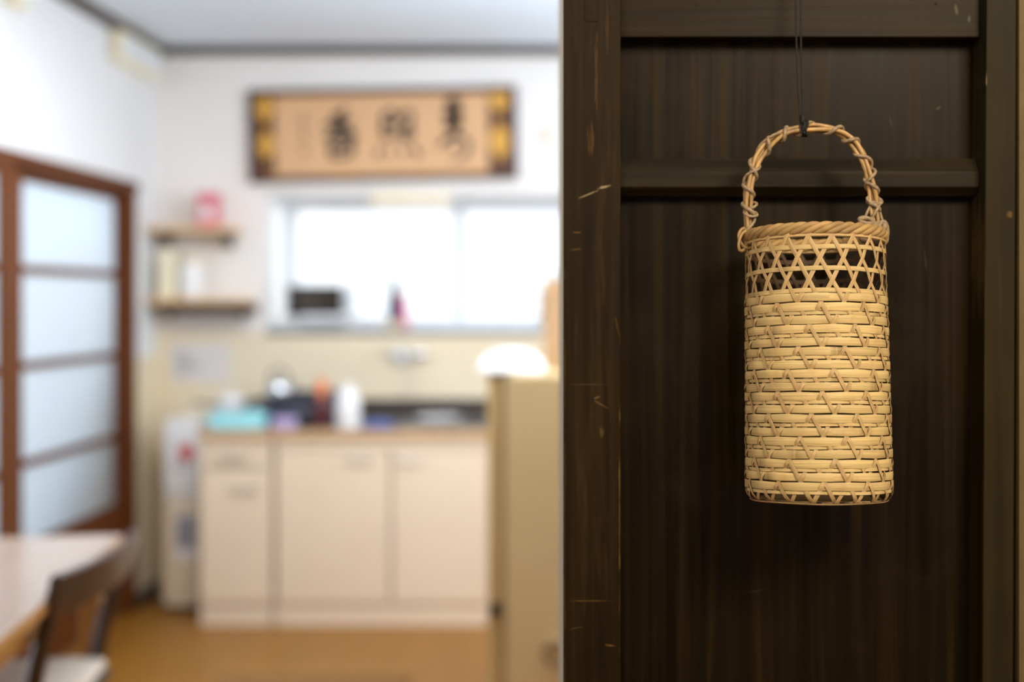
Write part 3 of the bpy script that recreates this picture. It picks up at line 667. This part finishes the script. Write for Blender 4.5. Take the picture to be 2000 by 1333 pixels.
# pale boxes high on the left wall
def wallbox(label, pxa, pxb, z0, z1, prot):
    ya, yb = XL*F/(pxa-VX), XL*F/(pxb-VX); t = thing('cable_cover', label, 'cover', (XL, (ya+yb)/2, z0), group='cable cover boxes'); hy = (yb-ya)/2
    MB().box(0, prot, -hy, hy, 0, z1-z0, ch=.006).build('casing', M['yellow'], t)
    MB().box(.004, prot-.004, -hy-.006, -hy+.002, .01, z1-z0-.01, ch=.002).build('end_cap', M['cream'], t)
    MB().box(prot-.002, prot+.004, -hy+.02, hy-.02, .02, z1-z0-.02, ch=.002).build('front_cover', M['alu'], t)
wallbox('cream cable cover box under the ceiling moulding in the far left corner', 212, 292, 2.265, ZC-.042, .05)
wallbox('cream cable cover box at the top left corner of the view', 4, 30, 2.27, ZC-.042, .05)
# strip light over the window
t = thing('strip_light', 'short cream strip light above the middle of the bay window', 'light', P(803, 380, YB))
MB().box(-.175, .175, -.06, 0, -.052, 0.004, ch=.008).build('housing', M['cream'], t)
MB().box(-.16, .16, -.055, -.01, -.064, -.05, ch=.006).build('diffuser', M['white'], t); MB().box(.1, .115, -.066, -.058, -.03, -.015, ch=.001).build('switch', M['white'], t)

# ------------------------------------------------------------------ on the window sill
SZ = BZ0
dt_ = 5.80
t = thing('sill_stand', 'low white stand carrying the black oven on the window sill', 'stand', (PX(622, dt_), dt_+.085, SZ)); hw = .15
MB().box(-hw, hw, -.08, .08, .042, .055, ch=.003).build('top_board', M['white'], t)
for sx in (-hw+.015, hw-.015):
    for sy in (-.065, .065): MB().box(sx-.01, sx+.01, sy-.01, sy+.01, 0, .042).build('leg', M['white'], t)
t = thing('toaster_oven', 'black boxy oven with dark glass front and pale end panel on the window sill', 'appliance', (PX(622, dt_), dt_, SZ+.055))
x0, x1 = PX(561, dt_)-PX(622, dt_), PX(684, dt_)-PX(622, dt_); zt = PZ(559, dt_)-SZ-.055
MB().box(x0, x1-.035, 0, .17, .010, zt, ch=.005).build('body', M['black'], t); MB().box(x1-.036, x1, -.002, .17, .010, zt, ch=.004).build('control_panel', M['alu'], t)
MB().box(x0+.02, x1-.055, -.004, .004, .036, zt-.022, ch=.002).build('glass_door', M['darkglass'], t)
MB().tube([(x0+.03, -.006, zt-.012), (x0+.03, -.018, zt-.012), (x1-.06, -.018, zt-.012), (x1-.06, -.006, zt-.012)], .003, 6).build('handle', M['darksteel'], t)
for z in (.045, .095): MB().lathe([(.009, -.012), (.01, 0)], (x1-.018, 0, z), 12, 'y').build('knob', M['black'], t)
for sx in (x0+.02, x1-.02):
    for sy in (.02, .15): MB().lathe([(.01, 0), (.012, .011)], (sx, sy, 0), 10).build('foot', M['chrome'], t)
db = 5.78
t = thing('tin', 'small square cream tin under the dark bottle on the window sill', 'tin', (PX(770, db), db, SZ))
MB().box(-.036, .036, -.036, .036, 0, .034, ch=.003).build('body', M['cream'], t); MB().box(-.037, .037, -.037, .037, .030, .042, ch=.003).build('lid', M['cream'], t)
t = thing('sauce_bottle', 'slim dark bottle with red cap standing on a cream tin on the window sill', 'bottle', (PX(770, db), db, SZ+.042)); s = .165
MB().lathe([(.026, 0), (.029, .005), (.029, .085), (.026, .108), (.016, .126), (.015, .150)], n=20).build('body', M['navy'], t, smooth=True)
MB().lathe([(.0175, .148), (.0175, .188), (.012, .192)], n=16).build('cap', M['navy'], t, smooth=True); MB().lathe([(.0296, .025), (.0296, .07)], n=20).build('paper_label', mat('blue_label', lin(46, 66, 110), .5), t, smooth=True)
t = thing('pink_bottle', 'slim pink bottle close behind the dark bottle on the window sill', 'bottle', (PX(786, 5.86), 5.87, SZ))
MB().lathe([(.02, 0), (.022, .004), (.022, .10), (.014, .12), (.011, .135)], n=18).build('body', M['hotpink'], t, smooth=True); MB().lathe([(.013, .133), (.013, .16), (.006, .165)], n=14).build('cap', M['red'], t, smooth=True)

# ------------------------------------------------------------------ kitchen units
YC = 5.12
def handle(parent, x, z):
    MB().tube([(x-.05, 0, z), (x-.05, -.02, z), (x+.05, -.02, z), (x+.05, 0, z)], .0045, 8).build('handle', M['steel'], parent, smooth=True)
CZ = PZ(838, YC)-.002
def cab(label, px0, px1, doors, drawers):
    x0, x1 = PX(px0, YC), PX(px1, YC); xc = (x0+x1)/2; t = thing('base_cabinet', label, 'cabinet', (xc, YC, 0), group='ivory base cabinets')
    D_ = YB-YC-.013
    for a, b in ((x0-xc, x0-xc+.018), (x1-xc-.018, x1-xc)): MB().box(a, b, .02, D_, .075, CZ-.035).build('side_panel', M['laminate'], t)
    MB().box(x0-xc+.018, x1-xc-.018, .02, D_, .075, .093).box(x0-xc+.018, x1-xc-.018, D_-.008, D_, .093, CZ-.035).build('carcass', M['laminate'], t)
    MB().box(x0-xc, x1-xc, .004, YB-YC-.013, 0, .075, ch=.002).build('plinth', M['laminate'], t)
    MB().box(x0-xc, x1-xc, .0, .02, PZ(878, YC), CZ-.035, ch=.002).build('top_fascia', M['laminate'], t)
    for (a, b, ya, yb, hpx, hpy, nm) in doors+drawers:
        o = MB().box(PX(a, YC)-xc, PX(b, YC)-xc, -.0, .019, PZ(yb, YC), PZ(ya, YC), ch=.003).build(nm, M['laminate'], t)
        handle(o, PX(hpx, YC)-xc, PZ(hpy, YC))
    return t
cab('narrow ivory base cabinet with one drawer, beside the slim white unit', 390, 531, [(391, 530, 916, 1180, 480, 955, 'door')], [(391, 530, 881, 912, 455, 894, 'drawer')])
cab('wide ivory base cabinet with two doors under the sink', 537, 985, [(541, 761, 881, 1180, 702, 898, 'door'), (765, 984, 881, 1180, 800, 900, 'door')], [])
# worktop with sink
wx0, wx1 = PX(388, YC), PX(985, YC)
sx0, sx1, sy0, sy1 = PX(715, 5.35), PX(950, 5.35), 5.20, 5.55
t = thing('worktop', 'stainless steel worktop with sink above the ivory cabinets', 'worktop', ((wx0+wx1)/2, YC, CZ-.035)); xc = (wx0+wx1)/2
MB().box(wx0-xc, sx0-xc, -.012, YB-YC-.013, 0, .035).box(sx1-xc, wx1-xc, -.012, YB-YC-.013, 0, .035).box(sx0-xc, sx1-xc, -.012, sy0-YC, 0, .035).box(sx0-xc, sx1-xc, sy1-YC, YB-YC-.013, 0, .035).build('slab', M['steel'], t)
MB().box(wx0-xc, wx1-xc, -.016, -.0121, 0.0, .034).build('front_edge', mat('tan_edge', lin(200, 164, 120), .4), t)
MB().box(wx0-xc, wx1-xc, YB-YC-.030, YB-YC-.0131, .035, .115, ch=.003).build('upstand', M['darksteel'], t)
b_ = MB(); bz = -.14; tt = .004
b_.box(sx0-xc, sx1-xc, sy0-YC, sy1-YC, bz, bz+tt).box(sx0-xc, sx0-xc+tt, sy0-YC, sy1-YC, bz, .03).box(sx1-xc-tt, sx1-xc, sy0-YC, sy1-YC, bz, .03).box(sx0-xc, sx1-xc, sy0-YC, sy0-YC+tt, bz, .03).box(sx0-xc, sx1-xc, sy1-YC-tt, sy1-YC, bz, .03)
b_.build('sink_bowl', M['steel'], t); MB().lathe([(.04, 0), (.045, .003)], ((sx0+sx1)/2-xc, (sy0+sy1)/2-YC, bz+tt), 16).build('drain', M['darksteel'], t)
# tap
t = thing('mixer_tap', 'chrome wall tap with two side handles above the sink', 'tap', P(798, 692, YB-.013))
MB().lathe([(.022, -.05), (.024, -.04), (.024, 0)], (0, 0, 0), 18, 'y').tube([(-.05, -.03, 0), (.05, -.03, 0)], .016, 12).build('body', M['chrome'], t, smooth=True)
MB().tube(smooth_path([Vector(p) for p in ((0, -.04, .0), (0, -.09, .03), (0, -.16, .03), (0, -.20, .005), (0, -.205, -.03))], 6), .012, 12).build('spout', M['chrome'], t, smooth=True)
for sx in (-1, 1): MB().lathe([(.012, 0), (.022, .01*sx), (.022, .03*sx), (.012, .038*sx)], (sx*.05, -.03, 0), 14, 'x').build('tap_handle', M['chrome'], t, smooth=True)
MB().lathe([(.018, -.012), (.019, 0), (.014, .006)], (0, -.205, -.036), 14).build('spout_tip', M['chrome'], t, smooth=True)
WZ = CZ
# stove
t = thing('gas_stove', 'dark two-burner gas stove on the worktop left of the sink', 'stove', ((PX(490, 5.35)+PX(655, 5.35))/2, 5.40, WZ)); hw = (PX(655, 5.35)-PX(490, 5.35))/2
MB().box(-hw, hw, -.17, .17, .01, .075, ch=.008).build('body', M['slate'], t)
MB().box(-hw+.01, hw-.01, .14, .17, .07, .125, ch=.006).build('back_guard', M['slate'], t)
for sx in (-.085, .085):
    MB().lathe([(.045, .075), (.045, .088), (.02, .095)], (sx, 0, 0), 18).build('burner', M['black'], t, smooth=True)
    g = MB(); g.tube([(sx+.07*math.cos(2*PI*k/20), .07*math.sin(2*PI*k/20), .098) for k in range(20)], .004, 6, closed=True)
    for k in range(4):
        a = PI/4+k*PI/2; g.tube([(sx+.03*math.cos(a), .03*math.sin(a), .102), (sx+.075*math.cos(a), .075*math.sin(a), .1), (sx+.075*math.cos(a), .075*math.sin(a), .074)], .004, 6)
    g.build('trivet', M['black'], t, smooth=True)
    MB().lathe([(.016, -.02), (.018, 0)], (sx, -.168, .042), 14, 'y').build('knob', M['darksteel'], t, smooth=True)
# things on the worktop
def bottle(name, label, px, d, prof, m, cap, mc, cat='bottle'):
    t = thing(name, label, cat, (PX(px, d), d, WZ))
    MB().lathe(prof, n=20).build('body', m, t, smooth=True); MB().lathe(cap, n=16).build('cap', mc, t, smooth=True); return t
d_ = 5.163
t = thing('milk_pan', 'white enamel pan with lid at the left end of the worktop', 'pan', (PX(450, 5.40), 5.40, WZ))
MB().lathe([(.055, 0), (.062, .008), (.065, .09), (.068, .094)], n=24).build('body', M['white'], t, smooth=True)
MB().lathe([(.066, .094), (.05, .108), (.012, .116)], n=24).build('lid', M['white'], t, smooth=True); MB().lathe([(.008, .116), (.014, .128), (.010, .136)], n=14).build('lid_knob', M['white'], t, smooth=True)
MB().tube([(-.064, -.01, .07), (-.10, -.03, .08), (-.145, -.05, .085)], .007, 8).build('pan_handle', M['black'], t, smooth=True)
t = thing('plastic_tray', 'shiny teal plastic tray at the front of the worktop', 'tray', (PX(466, d_), d_, WZ)); hw = (PX(519, d_)-PX(413, d_))/2
MB().box(-hw, hw, -.042, .042, 0, .012, ch=.004).build('base', M['teal'], t)
for q in ((-hw, hw, -.042, -.034), (-hw, hw, .034, .042)): MB().box(*q, .01, .06, ch=.003).build('long_side', M['teal'], t)
for q in ((-hw, -hw+.008), (hw-.008, hw)): MB().box(*q, -.034, .034, .01, .06, ch=.003).build('short_side', M['teal'], t)
t = thing('sponge', 'pale aqua rounded sponge resting in the teal tray', 'sponge', (PX(492, d_), d_, WZ+.012)); MB().box(-.04, .04, -.028, .028, 0, .058, ch=.016).build('block', mat('aqua_sponge', lin(168, 232, 232), .6, var=.05, scale=(80, 80, 80)), t, smooth=True)
t = thing('kettle', 'small chrome kettle standing on the left stove burner', 'kettle', (PX(490, 5.35)+hw*0+.30*(PX(655, 5.35)-PX(490, 5.35)), 5.40, WZ+.1066))
MB().lathe([(.045, 0), (.052, .012), (.046, .05), (.03, .068)], n=24).build('body', M['chrome'], t, smooth=True); MB().lathe([(.03, .067), (.026, .074), (.006, .078), (.009, .09), (.004, .094)], n=18).build('lid', M['chrome'], t, smooth=True)
MB().tube(smooth_path([Vector(p) for p in ((-.042, 0, .055), (-.035, 0, .10), (0, 0, .12), (.035, 0, .10), (.042, 0, .055))], 5), .005, 8).build('handle', M['black'], t, smooth=True)
MB().tube([(.045, 0, .03), (.065, 0, .05), (.074, 0, .066)], [.010, .008, .006], 10).build('spout', M['chrome'], t, smooth=True)
t = thing('folded_cloth', 'folded lavender cloth lying in front of the stove', 'cloth', (PX(556, 5.165), 5.165, WZ))
MB().box(-.05, .05, -.028, .028, 0, .02, ch=.008).build('lower_fold', M['lavender'], t, smooth=True); MB().box(-.046, .05, -.026, .027, .02, .042, ch=.009).build('upper_fold', M['lavender'], t, smooth=True)
bottle('sauce_jar', 'dark red bottle with tall orange cap beside the stove', 628, 5.17, [(.03, 0), (.033, .006), (.033, .09), (.026, .115), (.017, .128)], M['maroon'], [(.02, .126), (.022, .13), (.019, .185), (.008, .20)], M['orange'])
t = bottle('detergent_bottle', 'tall white detergent bottle next to the orange-capped bottle', 680, 5.16, [(.044, 0), (.048, .008), (.048, .11), (.036, .145), (.018, .16)], M['white'], [(.02, .158), (.02, .18), (.012, .184)], M['white'])
t = thing('dish_cloth', 'rumpled blue dish cloth at the front edge of the sink', 'cloth', (PX(742, 5.16), 5.165, WZ))
MB().box(-.075, .06, -.025, .022, 0, .016, ch=.007).box(-.05, .03, -.02, .018, .014, .028, ch=.007).build('folds', M['blue'], t, smooth=True)
t = thing('sink_tray', 'grey wire dish tray set across the sink', 'tray', ((sx0+sx1)/2+.05, 5.37, WZ))
g = MB(); g.tube([(-.13, -.172, .004), (.13, -.172, .004), (.13, .182, .004), (-.13, .182, .004)], .004, 6, closed=True)
g.build('rim', M['steel'], t, smooth=True)
for k in range(9):
    x = -.11+k*.0275; MB().tube([(x, -.17, .004), (x, .18, .004)], .0022, 6).build('wire', M['steel'], t, smooth=True)
t = thing('plate', 'white plate lying on the wire dish tray', 'plate', ((sx0+sx1)/2+.05, 5.36, WZ+.0082)); MB().lathe([(.05, 0), (.055, .003), (.095, .016), (.097, .018), (.055, .008), (.01, .006)], n=28).build('dish', M['white'], t, smooth=True)

# slim white unit with notices
ds = 5.36
x0, x1 = PX(320, ds), PX(389, ds)-.0; x0 += .0
t = thing('slim_cabinet', 'slim white cabinet with paper notices left of the ivory base cabinets', 'cabinet', ((x0+x1)/2, ds, 0)); hw = (x1-x0)/2; zt = PZ(822, ds)
MB().box(-hw, hw, .012, YB-ds-.013, .02, zt, ch=.004).build('carcass', M['white'], t); MB().box(-hw+.004, hw-.004, .02, .2, 0, .02).build('plinth', M['black'], t)
MB().box(-hw+.002, hw-.002, 0, .013, PZ(965, ds), zt-.004, ch=.003).build('upper_door', M['white'], t); MB().box(-hw+.002, hw-.002, 0, .013, .024, PZ(978, ds), ch=.003).build('lower_door', M['cream'], t)
notice('door_notice', 'white sheet with a red round mark on the slim white cabinet', 328, 842, 386, 948, ds, [(.2, .55, .8, .60, M['grayprint']), (.2, .66, .7, .71, M['grayprint'])])
o = thing('round_sticker', 'red round sticker on the sheet fixed to the slim white cabinet', 'sticker', P(364, 884, ds-.0016)); MB().lathe([(.034, 0), (.034, -.0012)], (0, 0, 0), 20, 'y').build('disc', M['red'], o)
notice('picture_notice', 'grey printed picture on the lower door of the slim white cabinet', 340, 1004, 386, 1094, ds, [(.08, .05, .92, .75, M['grayprint'])])

# ------------------------------------------------------------------ refrigerator, seen from its side
df = 3.80
fx0, fx1 = PX(986, df), PX(1200, df); FZ = PZ(733, df)
t = thing('refrigerator', 'beige refrigerator seen from its side, next to the dark door edge', 'refrigerator', (fx0, df, 0))
MB().box(0, fx1-fx0, 0, .55, .03, FZ, ch=.008).build('body', M['fridge'], t)
zg = PZ(1193, df)
MB().box(PX(951, df)-fx0, -.006, .006, .545, zg+.006, FZ-.006, ch=.010).build('upper_door', M['fridge_door'], t); MB().box(PX(951, df)-fx0, -.006, .006, .545, .04, zg-.006, ch=.010).build('lower_door', M['fridge_door'], t)
MB().box(-.0055, .001, .02, .53, .05, FZ-.02).build('door_seal', M['moulding'], t)
MB().lathe([(.017, -.012), (.019, -.004), (.019, .012)], (PX(965, df)-fx0, .0, zg), 16, 'y').build('hinge', M['black'], t, smooth=True)
MB().box(PX(953, df)-fx0, .02, .002, .05, FZ-.006, FZ+.006, ch=.002).build('top_hinge', M['moulding'], t)
for y in (.05, .5): MB().lathe([(.02, 0), (.022, .03)], (.05, y, 0), 12).build('foot', M['black'], t)
MB().lathe([(.02, 0), (.022, .03)], (fx1-fx0-.05, .05, 0), 12).build('foot', M['black'], t)
# ring hook on its side
t = thing('hook_ring', 'thin metal ring hanging on the side of the beige refrigerator', 'hook', P(1084, 1258, df))
MB().lathe([(.018, -.008), (.02, 0)], (0, 0, 0), 16, 'y').build('magnet', M['fridge'], t, smooth=True)
MB().tube([(.032*math.cos(2*PI*k/28), -.011, -.028+.032*math.sin(2*PI*k/28)) for k in range(28)], .004, 8, closed=True).build('ring', M['darksteel'], t, smooth=True)
# on top
t = thing('upturned_bowl', 'large white bowl turned upside down on the refrigerator', 'bowl', (PX(1000, 3.98), 3.98, FZ)); R_ = .104
MB().lathe([(R_, 0), (R_+.003, .005), (R_*.97, .024), (R_*.85, .044), (R_*.58, .058), (R_*.4, .061)], n=32).build('bowl_wall', M['white'], t, smooth=True); MB().lathe([(.044, .060), (.044, .068), (.036, .069)], n=24).build('foot_ring', M['white'], t, smooth=True)
t = thing('cardboard_box', 'upright tan cardboard box on the refrigerator behind the white bowl', 'box', (PX(1100, 4.15), 4.2, FZ)); x0 = PX(1061, 4.13)-PX(1100, 4.15); zt = PZ(548, 4.13)-FZ
MB().box(x0, x0+.16, -.07, .07, 0, zt-.004).build('body', M['card'], t, bevel=.002)
MB().box(x0+.002, x0+.158, -.068, .002, zt-.004, zt).build('flap', M['card'], t); MB().box(x0+.002, x0+.158, .004, .068, zt-.004, zt).build('flap', M['card'], t)
MB().box(x0-.012, x0, -.06, .04, zt*.55, zt*.88, ch=.005).box(x0-.016, x0, -.06, .04, zt*.50, zt*.60, ch=.006).build('side_label', M['grayprint'], t)
t = thing('scissors', 'dark scissors lying on the upright cardboard box', 'scissors', (PX(1086, 4.13), 4.16, FZ+zt))
for s_ in (-1, 1):
    MB().tube([(.0, 0, .004), (-.018*1, .02*s_, .03), (-.03, .03*s_, .055)], .0035, 8).build('blade', M['darksteel'], t, smooth=True)
    MB().tube([(.018+.016*math.cos(2*PI*k/18), .010*s_+.012*math.sin(2*PI*k/18), .0042) for k in range(18)], .004, 8, closed=True).build('finger_loop', M['black'], t, smooth=True)

# ------------------------------------------------------------------ floor mat, table, chair
xa_, xb_ = -1.24, -.58
t = thing('kitchen_mat', 'flat brown-grey mat on the wooden floor before the cabinets', 'mat', ((xa_+xb_)/2, 4.05, 0)); hw = (xb_-xa_)/2
MB().box(-hw, hw, -.42, .42, 0, .008, ch=.003).build('pile', M['mat'], t)
for y in (-.42, .40): MB().box(-hw, hw, y, y+.02, .0075, .0095).build('hem', M['table_edge'], t)

tz = .70; th = math.atan2(.136, 1.005)
c_far = Vector((-1.18, 3.315, 0)); 
t = thing('dining_table', 'pale glossy wooden dining table at the lower left', 'table', c_far, (0, 0, th))
# local x to the left (negative), y towards the camera (negative)
MB().box(-.62, 0, -1.35, 0, tz-.028, tz, ch=.004).build('tabletop', M['table'], t)
MB().box(-.6205, .0005, -1.3505, .0005, tz-.030, tz-.008).build('edge_band', M['table_edge'], t)
for x in (-.55, -.06):
    for y in (-1.28, -.075): MB().prism([(x-.026, y-.026), (x+.026, y-.026), (x+.026, y+.026), (x-.026, y+.026)], 'z', 0, tz-.03).build('leg', M['table_edge'], t, bevel=.004)
for x in (-.56, -.055): MB().box(x-.01, x+.01, -1.25, -.10, tz-.10, tz-.03).build('apron', M['table_edge'], t)
for y in (-1.28, -.075): MB().box(-.53, -.08, y-.01, y+.01, tz-.10, tz-.03).build('apron', M['table_edge'], t)

# chair pushed in from the right, its curved back towards us; local +x is the chair's back
ch = thing('dining_chair', 'dark wooden dining chair with curved back rail tucked in at the table', 'chair', (-1.30, 2.87, 0), (0, 0, th*.3))
def seat_prof(o): 
    return [(-.20+o, -.20+o), (.12, -.22+o), (.19-o, -.19), (.21-o, 0), (.19-o, .19), (.12, .22-o), (-.20+o, .20-o)]
MB().prism(seat_prof(0), 'z', .40, .425).build('seat_frame', M['chair'], ch, bevel=.004)
MB().prism(seat_prof(.012), 'z', .425, .45).build('seat', M['seat'], ch, bevel=.010)
bt = .745
for s_ in (-1, 1):
    MB().tube(smooth_path([Vector(p) for p in ((.185, .225*s_, 0), (.155, .215*s_, .22), (.145, .21*s_, .42), (.18, .225*s_, .60), (.222, .245*s_, .715))], 6), [.014+.006*math.sin(PI*k/24) for k in range(25)], 10).build('leg', M['chair'], ch, smooth=True)
    MB().tube([(-.185, .185*s_, 0), (-.175, .178*s_, .40)], [.013, .019], 10).build('leg', M['chair'], ch, smooth=True)
def rail(z0, z1, bow, name, y_=.265, xo=.222, dx=-.02):
    n = 24; vs = []; 
    for k in range(n+1):
        y = -y_+2*y_*k/n; q = 1-(y/y_)**2; x = xo+bow*q
        for (ex, z) in ((0, z1), (.024, z1), (.024+dx, z0), (dx, z0)): vs.append((x+ex-.012, y, z))
    fs = []
    for k in range(n):
        for e in range(4): fs.append((k*4+e, k*4+(e+1) % 4, (k+1)*4+(e+1) % 4, (k+1)*4+e))
    fs += [(0, 1, 2, 3), (n*4+3, n*4+2, n*4+1, n*4)]
    MB().add(vs, fs).build(name, M['chair'], ch, smooth=True, bevel=.004)
rail(.655, bt, .035, 'back_rail')
MB().tube([(-.178, -.18, .2), (.155, -.212, .2)], .010, 8).build('stretcher', M['chair'], ch, smooth=True); MB().tube([(-.178, .18, .2), (.155, .212, .2)], .010, 8).build('stretcher', M['chair'], ch, smooth=True)

# unseen ceiling fitting added to house the overhead kitchen fill
t = thing('added_ceiling_lamp', 'flat square white lamp housing added unseen on the kitchen ceiling', 'lamp', (-.75, 3.55, ZC))
MB().box(-.45, .45, -.45, .45, -.06, 0, ch=.01).build('housing', M['white'], t)
